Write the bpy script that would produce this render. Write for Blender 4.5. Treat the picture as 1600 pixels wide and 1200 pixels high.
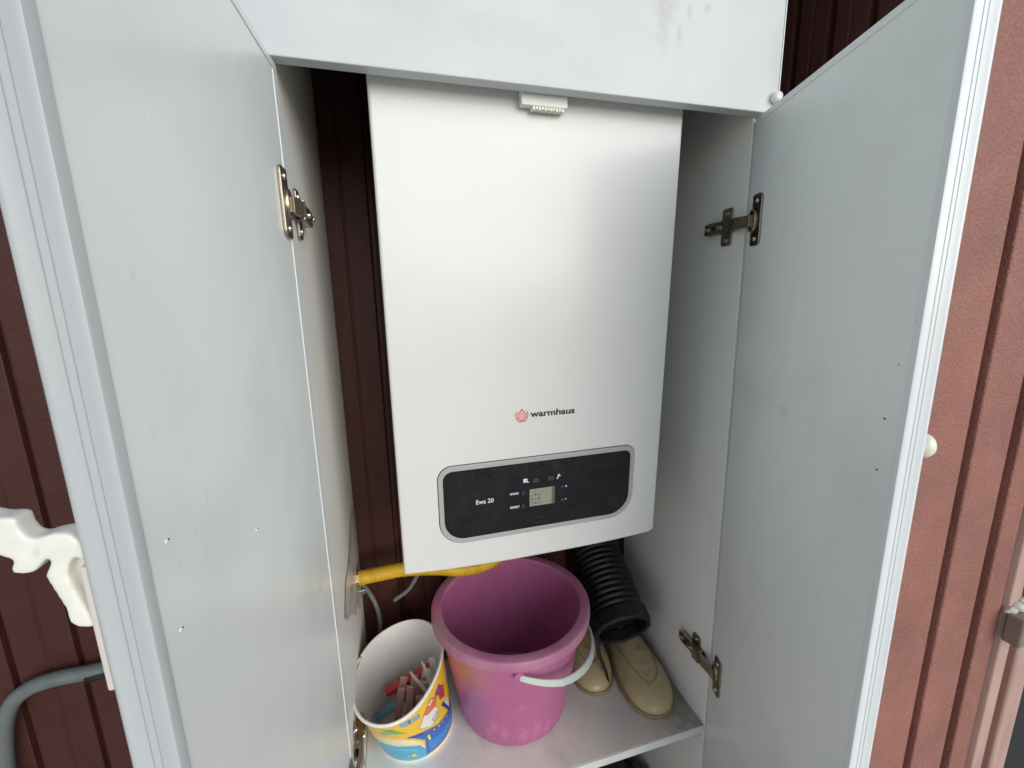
import bpy, bmesh, math, random
from math import sin, cos, pi, radians
from mathutils import Vector, Matrix

random.seed(7)
for o in list(bpy.data.objects):
    bpy.data.objects.remove(o, do_unlink=True)
S = bpy.context.scene
COL = S.collection
ZO = 1.70          # height of the upper door's bottom edge above the ground; z below is measured from it

# ------------------------------------------------------------------ camera
yaw, pit, rol = radians(-15.46), radians(-11.20), radians(-1.15)
fw = Vector((-sin(yaw) * cos(pit), cos(yaw) * cos(pit), sin(pit)))
rt = Vector((cos(yaw), sin(yaw), 0))
up = rt.cross(fw)
r2 = rt * cos(rol) + up * sin(rol)
u2 = -rt * sin(rol) + up * cos(rol)
cam = bpy.data.objects.new('camera', bpy.data.cameras.new('camera'))
COL.objects.link(cam)
M = Matrix((r2, u2, -fw)).transposed().to_4x4()
M.translation = Vector((0.0069, -0.5377, -0.2386 + ZO))
cam.matrix_world = M
cam.data.sensor_width = 36.0
cam.data.lens = 671.45 / 1600 * 36
cam.data.clip_start = 0.01
cam.data.clip_end = 2000
S.camera = cam

# ------------------------------------------------------------------ sky, sun, exposure
SUN_AZ, SUN_EL = radians(20), radians(16)     # azimuth from the wall's outward normal towards the right
to_sun = Vector((sin(SUN_AZ) * cos(SUN_EL), -cos(SUN_AZ) * cos(SUN_EL), sin(SUN_EL)))
W = bpy.data.worlds.new('World')
S.world = W
W.use_nodes = True
wn = W.node_tree.nodes
wl = W.node_tree.links
sky = wn.new('ShaderNodeTexSky')
sky.sky_type = 'NISHITA'
sky.sun_disc = False
sky.sun_elevation = SUN_EL
sky.sun_rotation = math.atan2(to_sun.x, to_sun.y)
sky.air_density = 1.0
sky.dust_density = 0.3
sky.ozone_density = 1.0
bg = wn['Background']
bg.inputs['Strength'].default_value = 0.10
hs_ = wn.new('ShaderNodeHueSaturation')      # hazy, whiter sky
hs_.inputs['Saturation'].default_value = 0.75
wl.new(sky.outputs[0], hs_.inputs['Color'])
wl.new(hs_.outputs[0], bg.inputs['Color'])
sl = bpy.data.lights.new('sun', 'SUN')
sl.energy = 1.5
sl.angle = radians(58)
sl.color = (1.0, 0.99, 0.97)
so = bpy.data.objects.new('sun', sl)
COL.objects.link(so)
so.rotation_euler = (-to_sun).to_track_quat('-Z', 'Y').to_euler()
so.location = (3, -3, 5)
vs = S.view_settings
vs.view_transform = 'Standard'
vs.look = 'None'
vs.gamma = 1
vs.use_curve_mapping = False
vs.exposure = 0.74
S.render.engine = 'CYCLES'
S.cycles.max_bounces = 10
S.cycles.diffuse_bounces = 6

# ------------------------------------------------------------------ materials
def mat(name, col, rough=0.5, metal=0.0, spec=0.5, var=0.0, vscale=6.0, bump=0.0, bscale=200.0,
        specks=None, coat=0.0, stretch=None, extra=None, rvar=0.0):
    m = bpy.data.materials.new(name)
    m.use_nodes = True
    n, l = m.node_tree.nodes, m.node_tree.links
    b = n['Principled BSDF']
    b.inputs['Roughness'].default_value = rough
    b.inputs['Metallic'].default_value = metal
    b.inputs['Specular IOR Level'].default_value = spec
    b.inputs['Coat Weight'].default_value = coat
    tc = n.new('ShaderNodeTexCoord')
    src = tc.outputs['Object']
    if stretch:
        mp = n.new('ShaderNodeMapping')
        mp.inputs['Scale'].default_value = stretch
        l.new(src, mp.inputs['Vector'])
        vsrc = mp.outputs[0]
    else:
        vsrc = src
    c = n.new('ShaderNodeRGB')
    c.outputs[0].default_value = (*col, 1)
    cur = c.outputs[0]
    if var:
        no = n.new('ShaderNodeTexNoise')
        no.inputs['Scale'].default_value = vscale
        no.inputs['Detail'].default_value = 6
        no.inputs['Roughness'].default_value = 0.6
        l.new(vsrc, no.inputs['Vector'])
        mr = n.new('ShaderNodeMapRange')
        mr.inputs['From Min'].default_value = 0.3
        mr.inputs['From Max'].default_value = 0.7
        mr.inputs['To Min'].default_value = 1 - var
        mr.inputs['To Max'].default_value = 1 + var * 0.6
        l.new(no.outputs['Fac'], mr.inputs['Value'])
        mx = n.new('ShaderNodeMix')
        mx.data_type = 'RGBA'
        mx.blend_type = 'MULTIPLY'
        mx.inputs[0].default_value = 1
        l.new(cur, mx.inputs[6])
        l.new(mr.outputs[0], mx.inputs[7])
        cur = mx.outputs[2]
        if rvar:
            rr = n.new('ShaderNodeMapRange')
            rr.inputs['From Min'].default_value = 0.3
            rr.inputs['From Max'].default_value = 0.7
            rr.inputs['To Min'].default_value = max(0.05, rough - rvar)
            rr.inputs['To Max'].default_value = rough + rvar
            l.new(no.outputs['Fac'], rr.inputs['Value'])
            l.new(rr.outputs[0], b.inputs['Roughness'])
    if specks:
        for (scol, sscale, lo, hi, samt) in specks:
            n2 = n.new('ShaderNodeTexNoise')
            n2.inputs['Scale'].default_value = sscale
            n2.inputs['Detail'].default_value = 4
            n2.inputs['Roughness'].default_value = 0.55
            l.new(src, n2.inputs['Vector'])
            m2 = n.new('ShaderNodeMapRange')
            m2.inputs['From Min'].default_value = lo
            m2.inputs['From Max'].default_value = hi
            m2.inputs['To Max'].default_value = samt
            l.new(n2.outputs['Fac'], m2.inputs['Value'])
            mx = n.new('ShaderNodeMix')
            mx.data_type = 'RGBA'
            l.new(m2.outputs[0], mx.inputs[0])
            l.new(cur, mx.inputs[6])
            mx.inputs[7].default_value = (*scol, 1)
            cur = mx.outputs[2]
    if extra:
        cur = extra(n, l, src, cur)
    l.new(cur, b.inputs['Base Color'])
    if bump:
        nb = n.new('ShaderNodeTexNoise')
        nb.inputs['Scale'].default_value = bscale
        nb.inputs['Detail'].default_value = 3
        l.new(src, nb.inputs['Vector'])
        bp = n.new('ShaderNodeBump')
        bp.inputs['Strength'].default_value = bump
        bp.inputs['Distance'].default_value = 0.002
        l.new(nb.outputs['Fac'], bp.inputs['Height'])
        l.new(bp.outputs[0], b.inputs['Normal'])
    return m

def blotch(n, l, src, cur, centre, radius, soft, col, amt, nscale=40.0, namt=0.03, scale=(1, 1, 1)):
    """irregular stain of its own shape round a point of the object"""
    mp = n.new('ShaderNodeMapping')
    mp.vector_type = 'POINT'
    mp.inputs['Location'].default_value = [-c * s for c, s in zip(centre, scale)]
    mp.inputs['Scale'].default_value = scale
    l.new(src, mp.inputs['Vector'])
    ln = n.new('ShaderNodeVectorMath')
    ln.operation = 'LENGTH'
    l.new(mp.outputs[0], ln.inputs[0])
    no = n.new('ShaderNodeTexNoise')
    no.inputs['Scale'].default_value = nscale
    no.inputs['Detail'].default_value = 5
    l.new(src, no.inputs['Vector'])
    ma = n.new('ShaderNodeMath')
    ma.operation = 'MULTIPLY_ADD'
    l.new(no.outputs['Fac'], ma.inputs[0])
    ma.inputs[1].default_value = namt * 2
    l.new(ln.outputs['Value'], ma.inputs[2])
    mr = n.new('ShaderNodeMapRange')
    mr.inputs['From Min'].default_value = radius + namt + soft
    mr.inputs['From Max'].default_value = radius + namt - soft
    mr.inputs['To Min'].default_value = 0
    mr.inputs['To Max'].default_value = amt
    l.new(ma.outputs[0], mr.inputs['Value'])
    mx = n.new('ShaderNodeMix')
    mx.data_type = 'RGBA'
    l.new(mr.outputs[0], mx.inputs[0])
    l.new(cur, mx.inputs[6])
    mx.inputs[7].default_value = (*col, 1)
    return mx.outputs[2]

MT = {}
MT['laminate'] = mat('white_laminate', (0.785, 0.815, 0.795), 0.30, var=0.04, vscale=6, stretch=(1, 1, 0.03), rvar=0.04, bump=0.04, bscale=700,
                     specks=[((0.56, 0.56, 0.53), 5, 0.52, 0.75, 0.35), ((0.45, 0.42, 0.36), 55, 0.735, 0.80, 0.55), ((0.50, 0.48, 0.42), 17, 0.66, 0.78, 0.35)])
def door_scuffs(n, l, src, cur):
    for (x, z, r, a, sc) in [(0.352, 0.125, 0.016, 0.55, (1, 0, .55)), (0.405, 0.135, 0.010, 0.5, (1, 0, .8)), (0.35, 0.085, 0.012, 0.4, (1.6, 0, .5)),
                             (0.372, 0.075, 0.006, 0.5, (1.6, 0, .6)), (0.41, 0.108, 0.004, 0.5, (1, 0, 1)), (0.385, 0.100, 0.005, 0.45, (1.5, 0, .6)),
                             (0.03, 0.07, 0.02, 0.22, (.5, 0, 1.3)), (0.16, 0.05, 0.02, 0.18, (.4, 0, 1.4)), (0.52, 0.07, 0.010, 0.3, (1.2, 0, .3))]:
        cur = blotch(n, l, src, cur, (x, 0, z + ZO), r, r * 0.6, (0.40, 0.38, 0.34), a, nscale=140, namt=r * 0.9, scale=sc)
    return cur
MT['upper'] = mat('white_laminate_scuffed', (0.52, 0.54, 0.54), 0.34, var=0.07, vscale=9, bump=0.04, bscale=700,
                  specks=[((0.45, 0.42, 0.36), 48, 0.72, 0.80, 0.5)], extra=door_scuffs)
MT['side'] = mat('grey_white_melamine', (0.84, 0.825, 0.775), 0.45, var=0.06, vscale=4, stretch=(1, 1, .2), bump=0.06, bscale=500,
                 specks=[((0.25, 0.22, 0.18), 80, 0.73, 0.80, 0.5)])
def shelf_dirt(n, l, src, cur):
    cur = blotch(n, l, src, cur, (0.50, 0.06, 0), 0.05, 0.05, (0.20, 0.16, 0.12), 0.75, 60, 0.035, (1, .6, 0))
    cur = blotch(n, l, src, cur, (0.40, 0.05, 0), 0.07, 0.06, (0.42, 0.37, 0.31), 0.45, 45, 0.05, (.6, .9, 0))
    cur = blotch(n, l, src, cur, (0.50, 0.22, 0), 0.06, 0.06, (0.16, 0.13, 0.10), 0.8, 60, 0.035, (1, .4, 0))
    return cur
MT['shelf'] = mat('dirty_white_shelf', (0.82, 0.785, 0.71), 0.5, var=0.10, vscale=14, bump=0.08, bscale=300,
                  specks=[((0.30, 0.26, 0.22), 30, 0.56, 0.80, 0.22), ((0.10, 0.08, 0.06), 130, 0.70, 0.76, 0.8)], extra=shelf_dirt)
MT['shelf_edge'] = mat('shelf_edge_band', (0.74, 0.74, 0.70), 0.45, var=0.08, vscale=30, specks=[((0.25, 0.2, 0.15), 90, 0.70, 0.78, 0.7)])
MT['pvc'] = mat('white_pvc_edging', (0.73, 0.755, 0.76), 0.28, var=0.03, vscale=10)
MT['boiler'] = mat('white_enamel', (0.635, 0.625, 0.605), 0.36, var=0.03, vscale=5, bump=0.03, bscale=420, spec=0.6, coat=0.30, rvar=0.05)
MT['boiler'].node_tree.nodes['Principled BSDF'].inputs['Coat Roughness'].default_value = 0.17
MT['boiler'].node_tree.nodes['Principled BSDF'].inputs['Roughness'].default_value = 0.34
def wavy(m, scale, dist):
    """slow waviness of thin sheet metal, under the fine bump"""
    n, l = m.node_tree.nodes, m.node_tree.links
    b = n['Principled BSDF']
    old = b.inputs['Normal'].links[0].from_node
    tc = n.new('ShaderNodeTexCoord')
    nz = n.new('ShaderNodeTexNoise')
    nz.inputs['Scale'].default_value = scale
    nz.inputs['Detail'].default_value = 1.0
    l.new(tc.outputs['Object'], nz.inputs['Vector'])
    bp = n.new('ShaderNodeBump')
    bp.inputs['Strength'].default_value = 1.0
    bp.inputs['Distance'].default_value = dist
    l.new(nz.outputs['Fac'], bp.inputs['Height'])
    l.new(bp.outputs[0], old.inputs['Normal'])
    l.new(bp.outputs[0], b.inputs['Coat Normal'])
wavy(MT['boiler'], 3.5, 0.004)
wavy(MT['laminate'], 3.0, 0.002)
MT['boiler_dark'] = mat('boiler_side_steel', (0.60, 0.60, 0.59), 0.4, var=0.05)
MT['bezel'] = mat('grey_bezel', (0.36, 0.36, 0.355), 0.35, var=0.04)
MT['black_panel'] = mat('black_satin_plastic', (0.009, 0.008, 0.010), 0.40, spec=0.3, var=0.2, vscale=30, rvar=0.1, bump=0.03, bscale=600,
                        specks=[((0.04, 0.036, 0.036), 25, 0.58, 0.75, 0.4)])
MT['window'] = mat('black_gloss_window', (0.006, 0.006, 0.009), 0.12, specks=[((0.05, 0.05, 0.06), 200, 0.62, 0.75, 0.4)])
MT['lcd'] = mat('grey_green_display', (0.26, 0.28, 0.22), 0.15, var=0.15, vscale=60)
MT['lcd_dark'] = mat('display_marks', (0.10, 0.115, 0.085), 0.3)
MT['button'] = mat('dark_rubber_button', (0.03, 0.028, 0.03), 0.5)
MT['dimple'] = mat('dimple_highlight', (0.05, 0.045, 0.045), 0.35)
MT['ink_white'] = mat('white_print', (0.72, 0.72, 0.70), 0.5)
MT['ink_black'] = mat('black_print', (0.02, 0.02, 0.022), 0.5)
MT['ink_orange'] = mat('orange_print', (0.62, 0.13, 0.06), 0.5)
MT['hinge'] = mat('nickel_plated_steel', (0.40, 0.345, 0.275), 0.30, metal=1.0, var=0.25, vscale=60, rvar=0.12,
                  specks=[((0.12, 0.09, 0.06), 120, 0.58, 0.75, 0.6)])
MT['screw'] = mat('bright_screw', (0.55, 0.55, 0.54), 0.25, metal=1.0)
MT['dark_metal'] = mat('dark_screw_tip', (0.05, 0.045, 0.04), 0.4, metal=0.8)
def cladding(name, base, strength, dist, vor):
    m = mat(name, base, 0.45, var=0.15, vscale=7, spec=0.25, rvar=0.07,
            specks=[((base[0] * 1.5, base[1] * 1.75, base[2] * 1.8), 18, 0.5, 0.75, 0.2), ((0.4, 0.3, 0.25), 210, 0.755, 0.80, 0.5)])
    n, l = m.node_tree.nodes, m.node_tree.links
    b = n['Principled BSDF']
    tc = n.new('ShaderNodeTexCoord')
    ge = n.new('ShaderNodeNewGeometry')
    nz = n.new('ShaderNodeTexNoise')
    nz.inputs['Scale'].default_value = vor
    nz.inputs['Detail'].default_value = 2.5
    nz.inputs['Roughness'].default_value = 0.55
    nz.inputs['Distortion'].default_value = 0.9
    l.new(ge.outputs['Position'], nz.inputs['Vector'])
    rp = n.new('ShaderNodeMapRange')
    rp.inputs['From Min'].default_value = 0.36
    rp.inputs['From Max'].default_value = 0.60
    l.new(nz.outputs['Fac'], rp.inputs['Value'])
    bp = n.new('ShaderNodeBump')
    bp.inputs['Strength'].default_value = strength
    bp.inputs['Distance'].default_value = dist
    l.new(rp.outputs[0], bp.inputs['Height'])
    l.new(bp.outputs[0], b.inputs['Normal'])
    return m
MT['post'] = mat('sunlit_trim', (0.46, 0.29, 0.245), 0.5, var=0.2, vscale=20, stretch=(1, 1, .3), bump=0.2, bscale=200)  # highlight and sunlight on the wall trims put into their colour
MT['pvc_shaded'] = mat('shaded_pvc_edging', (0.47, 0.49, 0.495), 0.30, var=0.08, vscale=30, stretch=(1, 1, .05))  # shade on the left door's edging put into a greyer colour
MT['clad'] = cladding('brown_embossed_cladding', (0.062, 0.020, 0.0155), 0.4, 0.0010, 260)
MT['clad_pale'] = cladding('pale_red_brown_cladding', (0.30, 0.128, 0.100), 0.55, 0.0020, 210)  # paler version of the brown cladding, for the right wall's front
MT['yellow'] = mat('yellow_hose_skin', (0.66, 0.40, 0.02), 0.42, var=0.2, vscale=60, specks=[((0.3, 0.18, 0.03), 120, 0.56, 0.75, 0.6)])
MT['cable'] = mat('grey_cable_sheath', (0.17, 0.165, 0.155), 0.5, var=0.2, vscale=60)
MT['conduit'] = mat('grey_conduit', (0.13, 0.145, 0.14), 0.42, var=0.15, vscale=40, specks=[((0.3, 0.3, 0.29), 150, 0.68, 0.78, 0.5)])
MT['tape'] = mat('black_tape', (0.012, 0.012, 0.013), 0.35)
MT['hose'] = mat('black_corrugated_plastic', (0.004, 0.0036, 0.0045), 0.45, var=0.3, vscale=40, specks=[((0.05, 0.04, 0.045), 60, 0.58, 0.75, 0.6)])
MT['boot'] = mat('beige_rubber', (0.50, 0.395, 0.215), 0.25, var=0.14, vscale=22, bump=0.05, bscale=160,
                 specks=[((0.20, 0.155, 0.09), 40, 0.55, 0.75, 0.6)])
MT['boot_sole'] = mat('beige_rubber_sole', (0.27, 0.21, 0.125), 0.42, var=0.15, vscale=40)
MT['hook'] = mat('yellowed_white_plastic', (0.78, 0.765, 0.70), 0.35, var=0.08, vscale=90,
                 specks=[((0.55, 0.40, 0.20), 110, 0.62, 0.78, 0.5)])
MT['plate'] = mat('cream_plate', (0.62, 0.58, 0.52), 0.4, var=0.05, vscale=60)
MT['knob'] = mat('cream_knob', (0.80, 0.78, 0.66), 0.3, var=0.04, vscale=80)
MT['catch'] = mat('white_catch', (0.82, 0.80, 0.78), 0.35)
MT['catch2'] = mat('cream_catch_strip', (0.75, 0.73, 0.62), 0.3)
MT['torn'] = mat('torn_brown_tape', (0.56, 0.49, 0.39), 0.3, var=0.2, vscale=25, stretch=(1, 1, .25),
                 specks=[((0.66, 0.655, 0.62), 24, 0.42, 0.55, 0.95)])
MT['handle'] = mat('pale_grey_green_plastic', (0.52, 0.56, 0.50), 0.35, var=0.05, vscale=40)
MT['handle_hole'] = mat('handle_slot_dark', (0.06, 0.05, 0.05), 0.6)
MT['fitting'] = mat('bronze_painted_steel', (0.26, 0.225, 0.185), 0.34, var=0.12, vscale=30, metal=0.3)
MT['foam'] = mat('dry_white_sealant', (0.55, 0.50, 0.44), 0.8, var=0.3, vscale=80, bump=0.5, bscale=150, specks=[((0.12, 0.06, 0.05), 90, 0.58, 0.68, 0.9)])
MT['dark_door'] = mat('dark_blue_black_paint', (0.004, 0.0045, 0.008), 0.5, var=0.4, vscale=40)
MT['crate'] = mat('dark_grey_plastic', (0.045, 0.05, 0.05), 0.5, var=0.3, vscale=20)
MT['plank'] = mat('dark_brown_wood', (0.07, 0.055, 0.045), 0.6, var=0.3, vscale=10, stretch=(1, 1, 1))
MT['ground'] = mat('pale_concrete_paving', (0.64, 0.61, 0.53), 0.85, var=0.3, vscale=2.5, bump=0.4, bscale=30)
MT['peg_red'] = mat('red_peg_plastic', (0.55, 0.03, 0.04), 0.35, var=0.1)
MT['peg_blue'] = mat('teal_peg_plastic', (0.10, 0.24, 0.30), 0.35, var=0.1)
MT['peg_pink'] = mat('pink_peg_plastic', (0.52, 0.29, 0.25), 0.38, var=0.1)
MT['peg_white'] = mat('ivory_peg_plastic', (0.70, 0.66, 0.58), 0.38, var=0.1)

# ------------------------------------------------------------------ helpers
def link(name, me, m, parent=None, local=False, smooth=False):
    o = bpy.data.objects.new(name, me)
    COL.objects.link(o)
    if m is not None and not me.materials:
        me.materials.append(m)
    if smooth:
        for p in me.polygons:
            p.use_smooth = True
    if parent is not None:
        o.parent = parent
        if not local:
            o.matrix_parent_inverse = PINV[parent.name]
        PINV[o.name] = Matrix()
    return o
PINV = {}
def mesh(name, verts, faces, m, parent=None, local=False, smooth=False, bevel=0, seg=2, auto=None):
    """verts in scene coordinates (z from the upper door's bottom edge) unless local"""
    me = bpy.data.meshes.new(name)
    zo = 0 if local else ZO
    me.from_pydata([(v[0], v[1], v[2] + zo) for v in verts], [], faces)
    me.validate()
    bm = bmesh.new()
    bm.from_mesh(me)
    bmesh.ops.recalc_face_normals(bm, faces=bm.faces)
    bm.to_mesh(me)
    bm.free()
    o = link(name, me, m, parent, local, smooth)
    if bevel:
        b = o.modifiers.new('bevel', 'BEVEL')
        b.width = bevel
        b.segments = seg
        b.limit_method = 'ANGLE'
        b.angle_limit = radians(35)
        b.harden_normals = False
    if auto:
        for p in me.polygons:
            p.use_smooth = True
        me.set_sharp_from_angle(angle=radians(auto))
    return o
BOXF = [(0, 3, 2, 1), (4, 5, 6, 7), (0, 1, 5, 4), (1, 2, 6, 5), (2, 3, 7, 6), (3, 0, 4, 7)]
def boxv(x, y, z):
    return [(x[0], y[0], z[0]), (x[1], y[0], z[0]), (x[1], y[1], z[0]), (x[0], y[1], z[0]),
            (x[0], y[0], z[1]), (x[1], y[0], z[1]), (x[1], y[1], z[1]), (x[0], y[1], z[1])]
def box(name, x, y, z, m, parent=None, local=False, bevel=0.001, seg=2):
    return mesh(name, boxv(x, y, z), BOXF, m, parent, local, bevel=bevel, seg=seg)
def thing(name, loc, label, cat, group=None, rot=(0, 0, 0), own=False):
    o = bpy.data.objects.new(name, None)
    COL.objects.link(o)
    o.empty_display_size = 0.05
    o.location = (loc[0], loc[1], loc[2] + ZO)
    o.rotation_euler = rot
    o['label'] = label
    o['category'] = cat
    if group:
        o['group'] = group
    PINV[o.name] = Matrix.Translation(o.location).inverted() if not own else Matrix()
    return o
def prism(poly, f, a, b):
    """poly: 2D outline, f(p, t) -> 3D; extruded from t=a to t=b"""
    n = len(poly)
    vs_ = [f(p, a) for p in poly] + [f(p, b) for p in poly]
    fs = [tuple(range(n)), tuple(range(2 * n - 1, n - 1, -1))] + [(i, (i + 1) % n, n + (i + 1) % n, n + i) for i in range(n)]
    return vs_, fs
def catmull(pts, k=8):
    pts = [Vector(p) for p in pts]
    out = []
    for i in range(len(pts) - 1):
        p0 = pts[max(i - 1, 0)]
        p1, p2 = pts[i], pts[i + 1]
        p3 = pts[min(i + 2, len(pts) - 1)]
        for j in range(k):
            t = j / k
            out.append(0.5 * ((2 * p1) + (p2 - p0) * t + (2 * p0 - 5 * p1 + 4 * p2 - p3) * t * t + (3 * p1 - p0 - 3 * p2 + p3) * t ** 3))
    out.append(pts[-1])
    return out
def sweep(path, rad, segs=12, squash=None, caps=True):
    """tube along a path; rad number or f(i, s) with s the length so far; squash = (axis, factor)"""
    path = [Vector(p) for p in path]
    vs_, fs = [], []
    t0 = (path[1] - path[0]).normalized()
    ref = Vector((0, 1, 0)) if abs(t0.y) < 0.9 else Vector((1, 0, 0))
    nrm = t0.cross(ref).normalized()
    s = 0
    for i, p in enumerate(path):
        if i:
            s += (p - path[i - 1]).length
        t = (path[min(i + 1, len(path) - 1)] - path[max(i - 1, 0)]).normalized()
        nrm = (nrm - t * nrm.dot(t)).normalized()
        bi = t.cross(nrm)
        r = rad(i, s) if callable(rad) else rad
        for k in range(segs):
            a = 2 * pi * k / segs
            q = nrm * cos(a) * r + bi * sin(a) * r
            if squash:
                q = Vector([q[j] * squash[j] for j in range(3)])
            vs_.append(p + q)
    for i in range(len(path) - 1):
        for k in range(segs):
            fs.append((i * segs + k, i * segs + (k + 1) % segs, (i + 1) * segs + (k + 1) % segs, (i + 1) * segs + k))
    if caps:
        fs.append(tuple(range(segs - 1, -1, -1)))
        fs.append(tuple(range((len(path) - 1) * segs, len(path) * segs)))
    return vs_, fs
def lathe(prof, axis_f, segs=32, closed=False):
    """prof: list of (r, h); axis_f(r*cos, r*sin, h) -> 3D"""
    vs_, fs = [], []
    for (r, h) in prof:
        for k in range(segs):
            a = 2 * pi * k / segs
            vs_.append(axis_f(r * cos(a), r * sin(a), h))
    m_ = len(prof)
    for i in range(m_ - 1 if not closed else m_):
        j = (i + 1) % m_
        for k in range(segs):
            fs.append((i * segs + k, i * segs + (k + 1) % segs, j * segs + (k + 1) % segs, j * segs + k))
    if not closed:
        fs.append(tuple(range(segs - 1, -1, -1)))
        fs.append(tuple(range((m_ - 1) * segs, m_ * segs)))
    return vs_, fs
def rrect(x0, x1, z0, z1, rtl, rtr, rbr, rbl, n=8):
    out = []
    for (cx, cz, r, a0) in [(x1 - rbr, z0 + rbr, rbr, -pi / 2), (x1 - rtr, z1 - rtr, rtr, 0), (x0 + rtl, z1 - rtl, rtl, pi / 2), (x0 + rbl, z0 + rbl, rbl, pi)]:
        for i in range(n + 1):
            a = a0 + pi / 2 * i / n
            out.append((cx + r * cos(a), cz + r * sin(a)))
    return out
def ring(outer, inner, f, a, b):
    n = len(outer)
    vs_ = [f(p, a) for p in outer] + [f(p, a) for p in inner] + [f(p, b) for p in outer] + [f(p, b) for p in inner]
    fs = []
    for i in range(n):
        j = (i + 1) % n
        fs += [(i, j, n + j, n + i), (2 * n + i, 3 * n + i, 3 * n + j, 2 * n + j), (i, 2 * n + i, 2 * n + j, j), (n + i, n + j, 3 * n + j, 3 * n + i)]
    return vs_, fs
def merge(*parts):
    V, F = [], []
    for (v, f) in parts:
        k = len(V)
        V += list(v)
        F += [tuple(i + k for i in q) for q in f]
    return V, F

# ------------------------------------------------------------------ ground
g = mesh('ground', [(-400, -400, -ZO), (400, -400, -ZO), (400, 400, -ZO), (-400, 400, -ZO)], [(0, 1, 2, 3)], MT['ground'])
g['kind'] = 'structure'

# ------------------------------------------------------------------ ribbed cladding behind the cabinet
WY = 0.305
ZT = 1.0
wall = thing('cladding_wall', (0, WY, -ZO), 'dark brown ribbed metal cladding behind the white cabinet', 'wall')
def strip_mesh(w, face_y_fn, z0, z1):
    gw, gd, md = 0.0035, 0.011, 0.0016
    prof = [(0, gd), (gw, gd), (gw + 0.002, 0.0006), (gw + 0.0035, 0), (w * 0.5 - 0.002, 0), (w * 0.5, md), (w * 0.5 + 0.0022, md), (w * 0.5 + 0.004, 0.0004),
            (w - gw - 0.0035, 0.0004), (w - gw - 0.002, 0.001), (w - gw, gd), (w, gd), (w, 0.04), (0, 0.04)]
    return prism(prof, lambda p, t: face_y_fn(p[0], p[1], t), z0, z1)
bounds = [-1.612 + 0.095 * i for i in range(16)] + [-0.1075, -0.0125] + [-0.0125 + 0.095 * i for i in range(1, 8)]
shared = None
for a, b in zip(bounds[:-1], bounds[1:]):
    w = b - a
    if abs(w - 0.095) < 1e-4 and shared is not None:
        o = bpy.data.objects.new('panel', shared)
        COL.objects.link(o)
        o.parent = wall
        o.location = (a, 0, 0)
        continue
    v, f = strip_mesh(w, lambda x, d, t: (x, d, t), 0, ZO + ZT)
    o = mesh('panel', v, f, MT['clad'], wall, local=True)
    o.location = (a, 0, 0)
    if abs(w - 0.095) < 1e-4:
        shared = o.data
# the wall steps forward on the right of the cabinet
RX, RY = 0.655, -0.14
rw = thing('corner_wall', (RX, RY, -ZO), 'reddish brown embossed metal wall in a paler tone, right of the right door', 'wall')
ys = [RY + 0.002, -0.096, -0.037, 0.023, 0.083, 0.143, 0.203, 0.263, WY + 0.03]
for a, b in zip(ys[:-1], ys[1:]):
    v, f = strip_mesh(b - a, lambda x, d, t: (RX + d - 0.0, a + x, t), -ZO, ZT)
    mesh('panel', v, f, MT['clad'], rw)
def rstrip(x0, x1, step=None, b0=0.009, b1=0.009, dp=0.02):
    """a flat between two grooves; b0, b1 half widths of the groove bottoms"""
    prof = [(x0, dp), (x0 + b0 - 0.002, dp), (x0 + b0, 0.0015), (x0 + b0 + 0.002, 0)]
    if step:
        prof += [(step - 0.002, 0.0), (step + 0.002, 0.0022)]
        prof += [(x1 - b1 - 0.002, 0.0022), (x1 - b1, 0.0035)]
    else:
        prof += [(x1 - b1 - 0.002, 0), (x1 - b1, 0.0015)]
    prof += [(x1 - b1 + 0.002, dp), (x1, dp), (x1, 0.038), (x0, 0.038)]
    v, f = prism(prof, lambda p, t: (p[0], RY + p[1], t), -ZO, ZT)
    return mesh('panel', v, f, MT['clad_pale'], rw, bevel=0.0012, seg=2)
rstrip(RX + 0.041, 0.814, 0.762, 0.001, 0.008)
rstrip(0.814, 0.917, 0.868, 0.008, 0.010)
rstrip(0.917, 0.976, None, 0.010, 0.002)
v, f = prism([(0.976, 0.008), (0.980, -0.006), (1.004, -0.008), (1.010, 0.004), (1.010, 0.03), (0.976, 0.03)], lambda p, t: (p[0], RY + p[1], t), -ZO, ZT)
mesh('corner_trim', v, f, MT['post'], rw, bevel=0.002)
v, f = prism([(1.0105, 0.026), (1.045, 0.026), (1.045, 0.038), (1.0105, 0.038)], lambda p, t: (p[0], RY + p[1], t), -ZO, ZT)
mesh('gap_strip', v, f, MT['clad_pale'], rw)
v, f = prism([(1.0455, 0.03), (1.046, 0.0), (1.050, -0.003), (1.088, -0.003), (1.093, 0.0), (1.093, 0.12), (1.0455, 0.12)], lambda p, t: (p[0], RY + p[1], t), -ZO, ZT)
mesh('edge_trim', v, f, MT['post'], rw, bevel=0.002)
dd = thing('dark_door', (1.35, RY + 0.06, -ZO), 'dark blue-black door panel in the gap past the brown wall edge at lower right', 'door')
box('door_leaf', (1.095, 1.75), (RY + 0.05, RY + 0.09), (-ZO + 0.01, 0.45), MT['dark_door'], dd, bevel=0.003)
box('door_frame', (1.095, 1.80), (RY + 0.03, RY + 0.10), (0.452, 0.50), MT['dark_door'], dd, bevel=0.003)
box('door_frame', (1.752, 1.80), (RY + 0.03, RY + 0.10), (-ZO + 0.01, 0.45), MT['dark_door'], dd, bevel=0.003)

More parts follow.
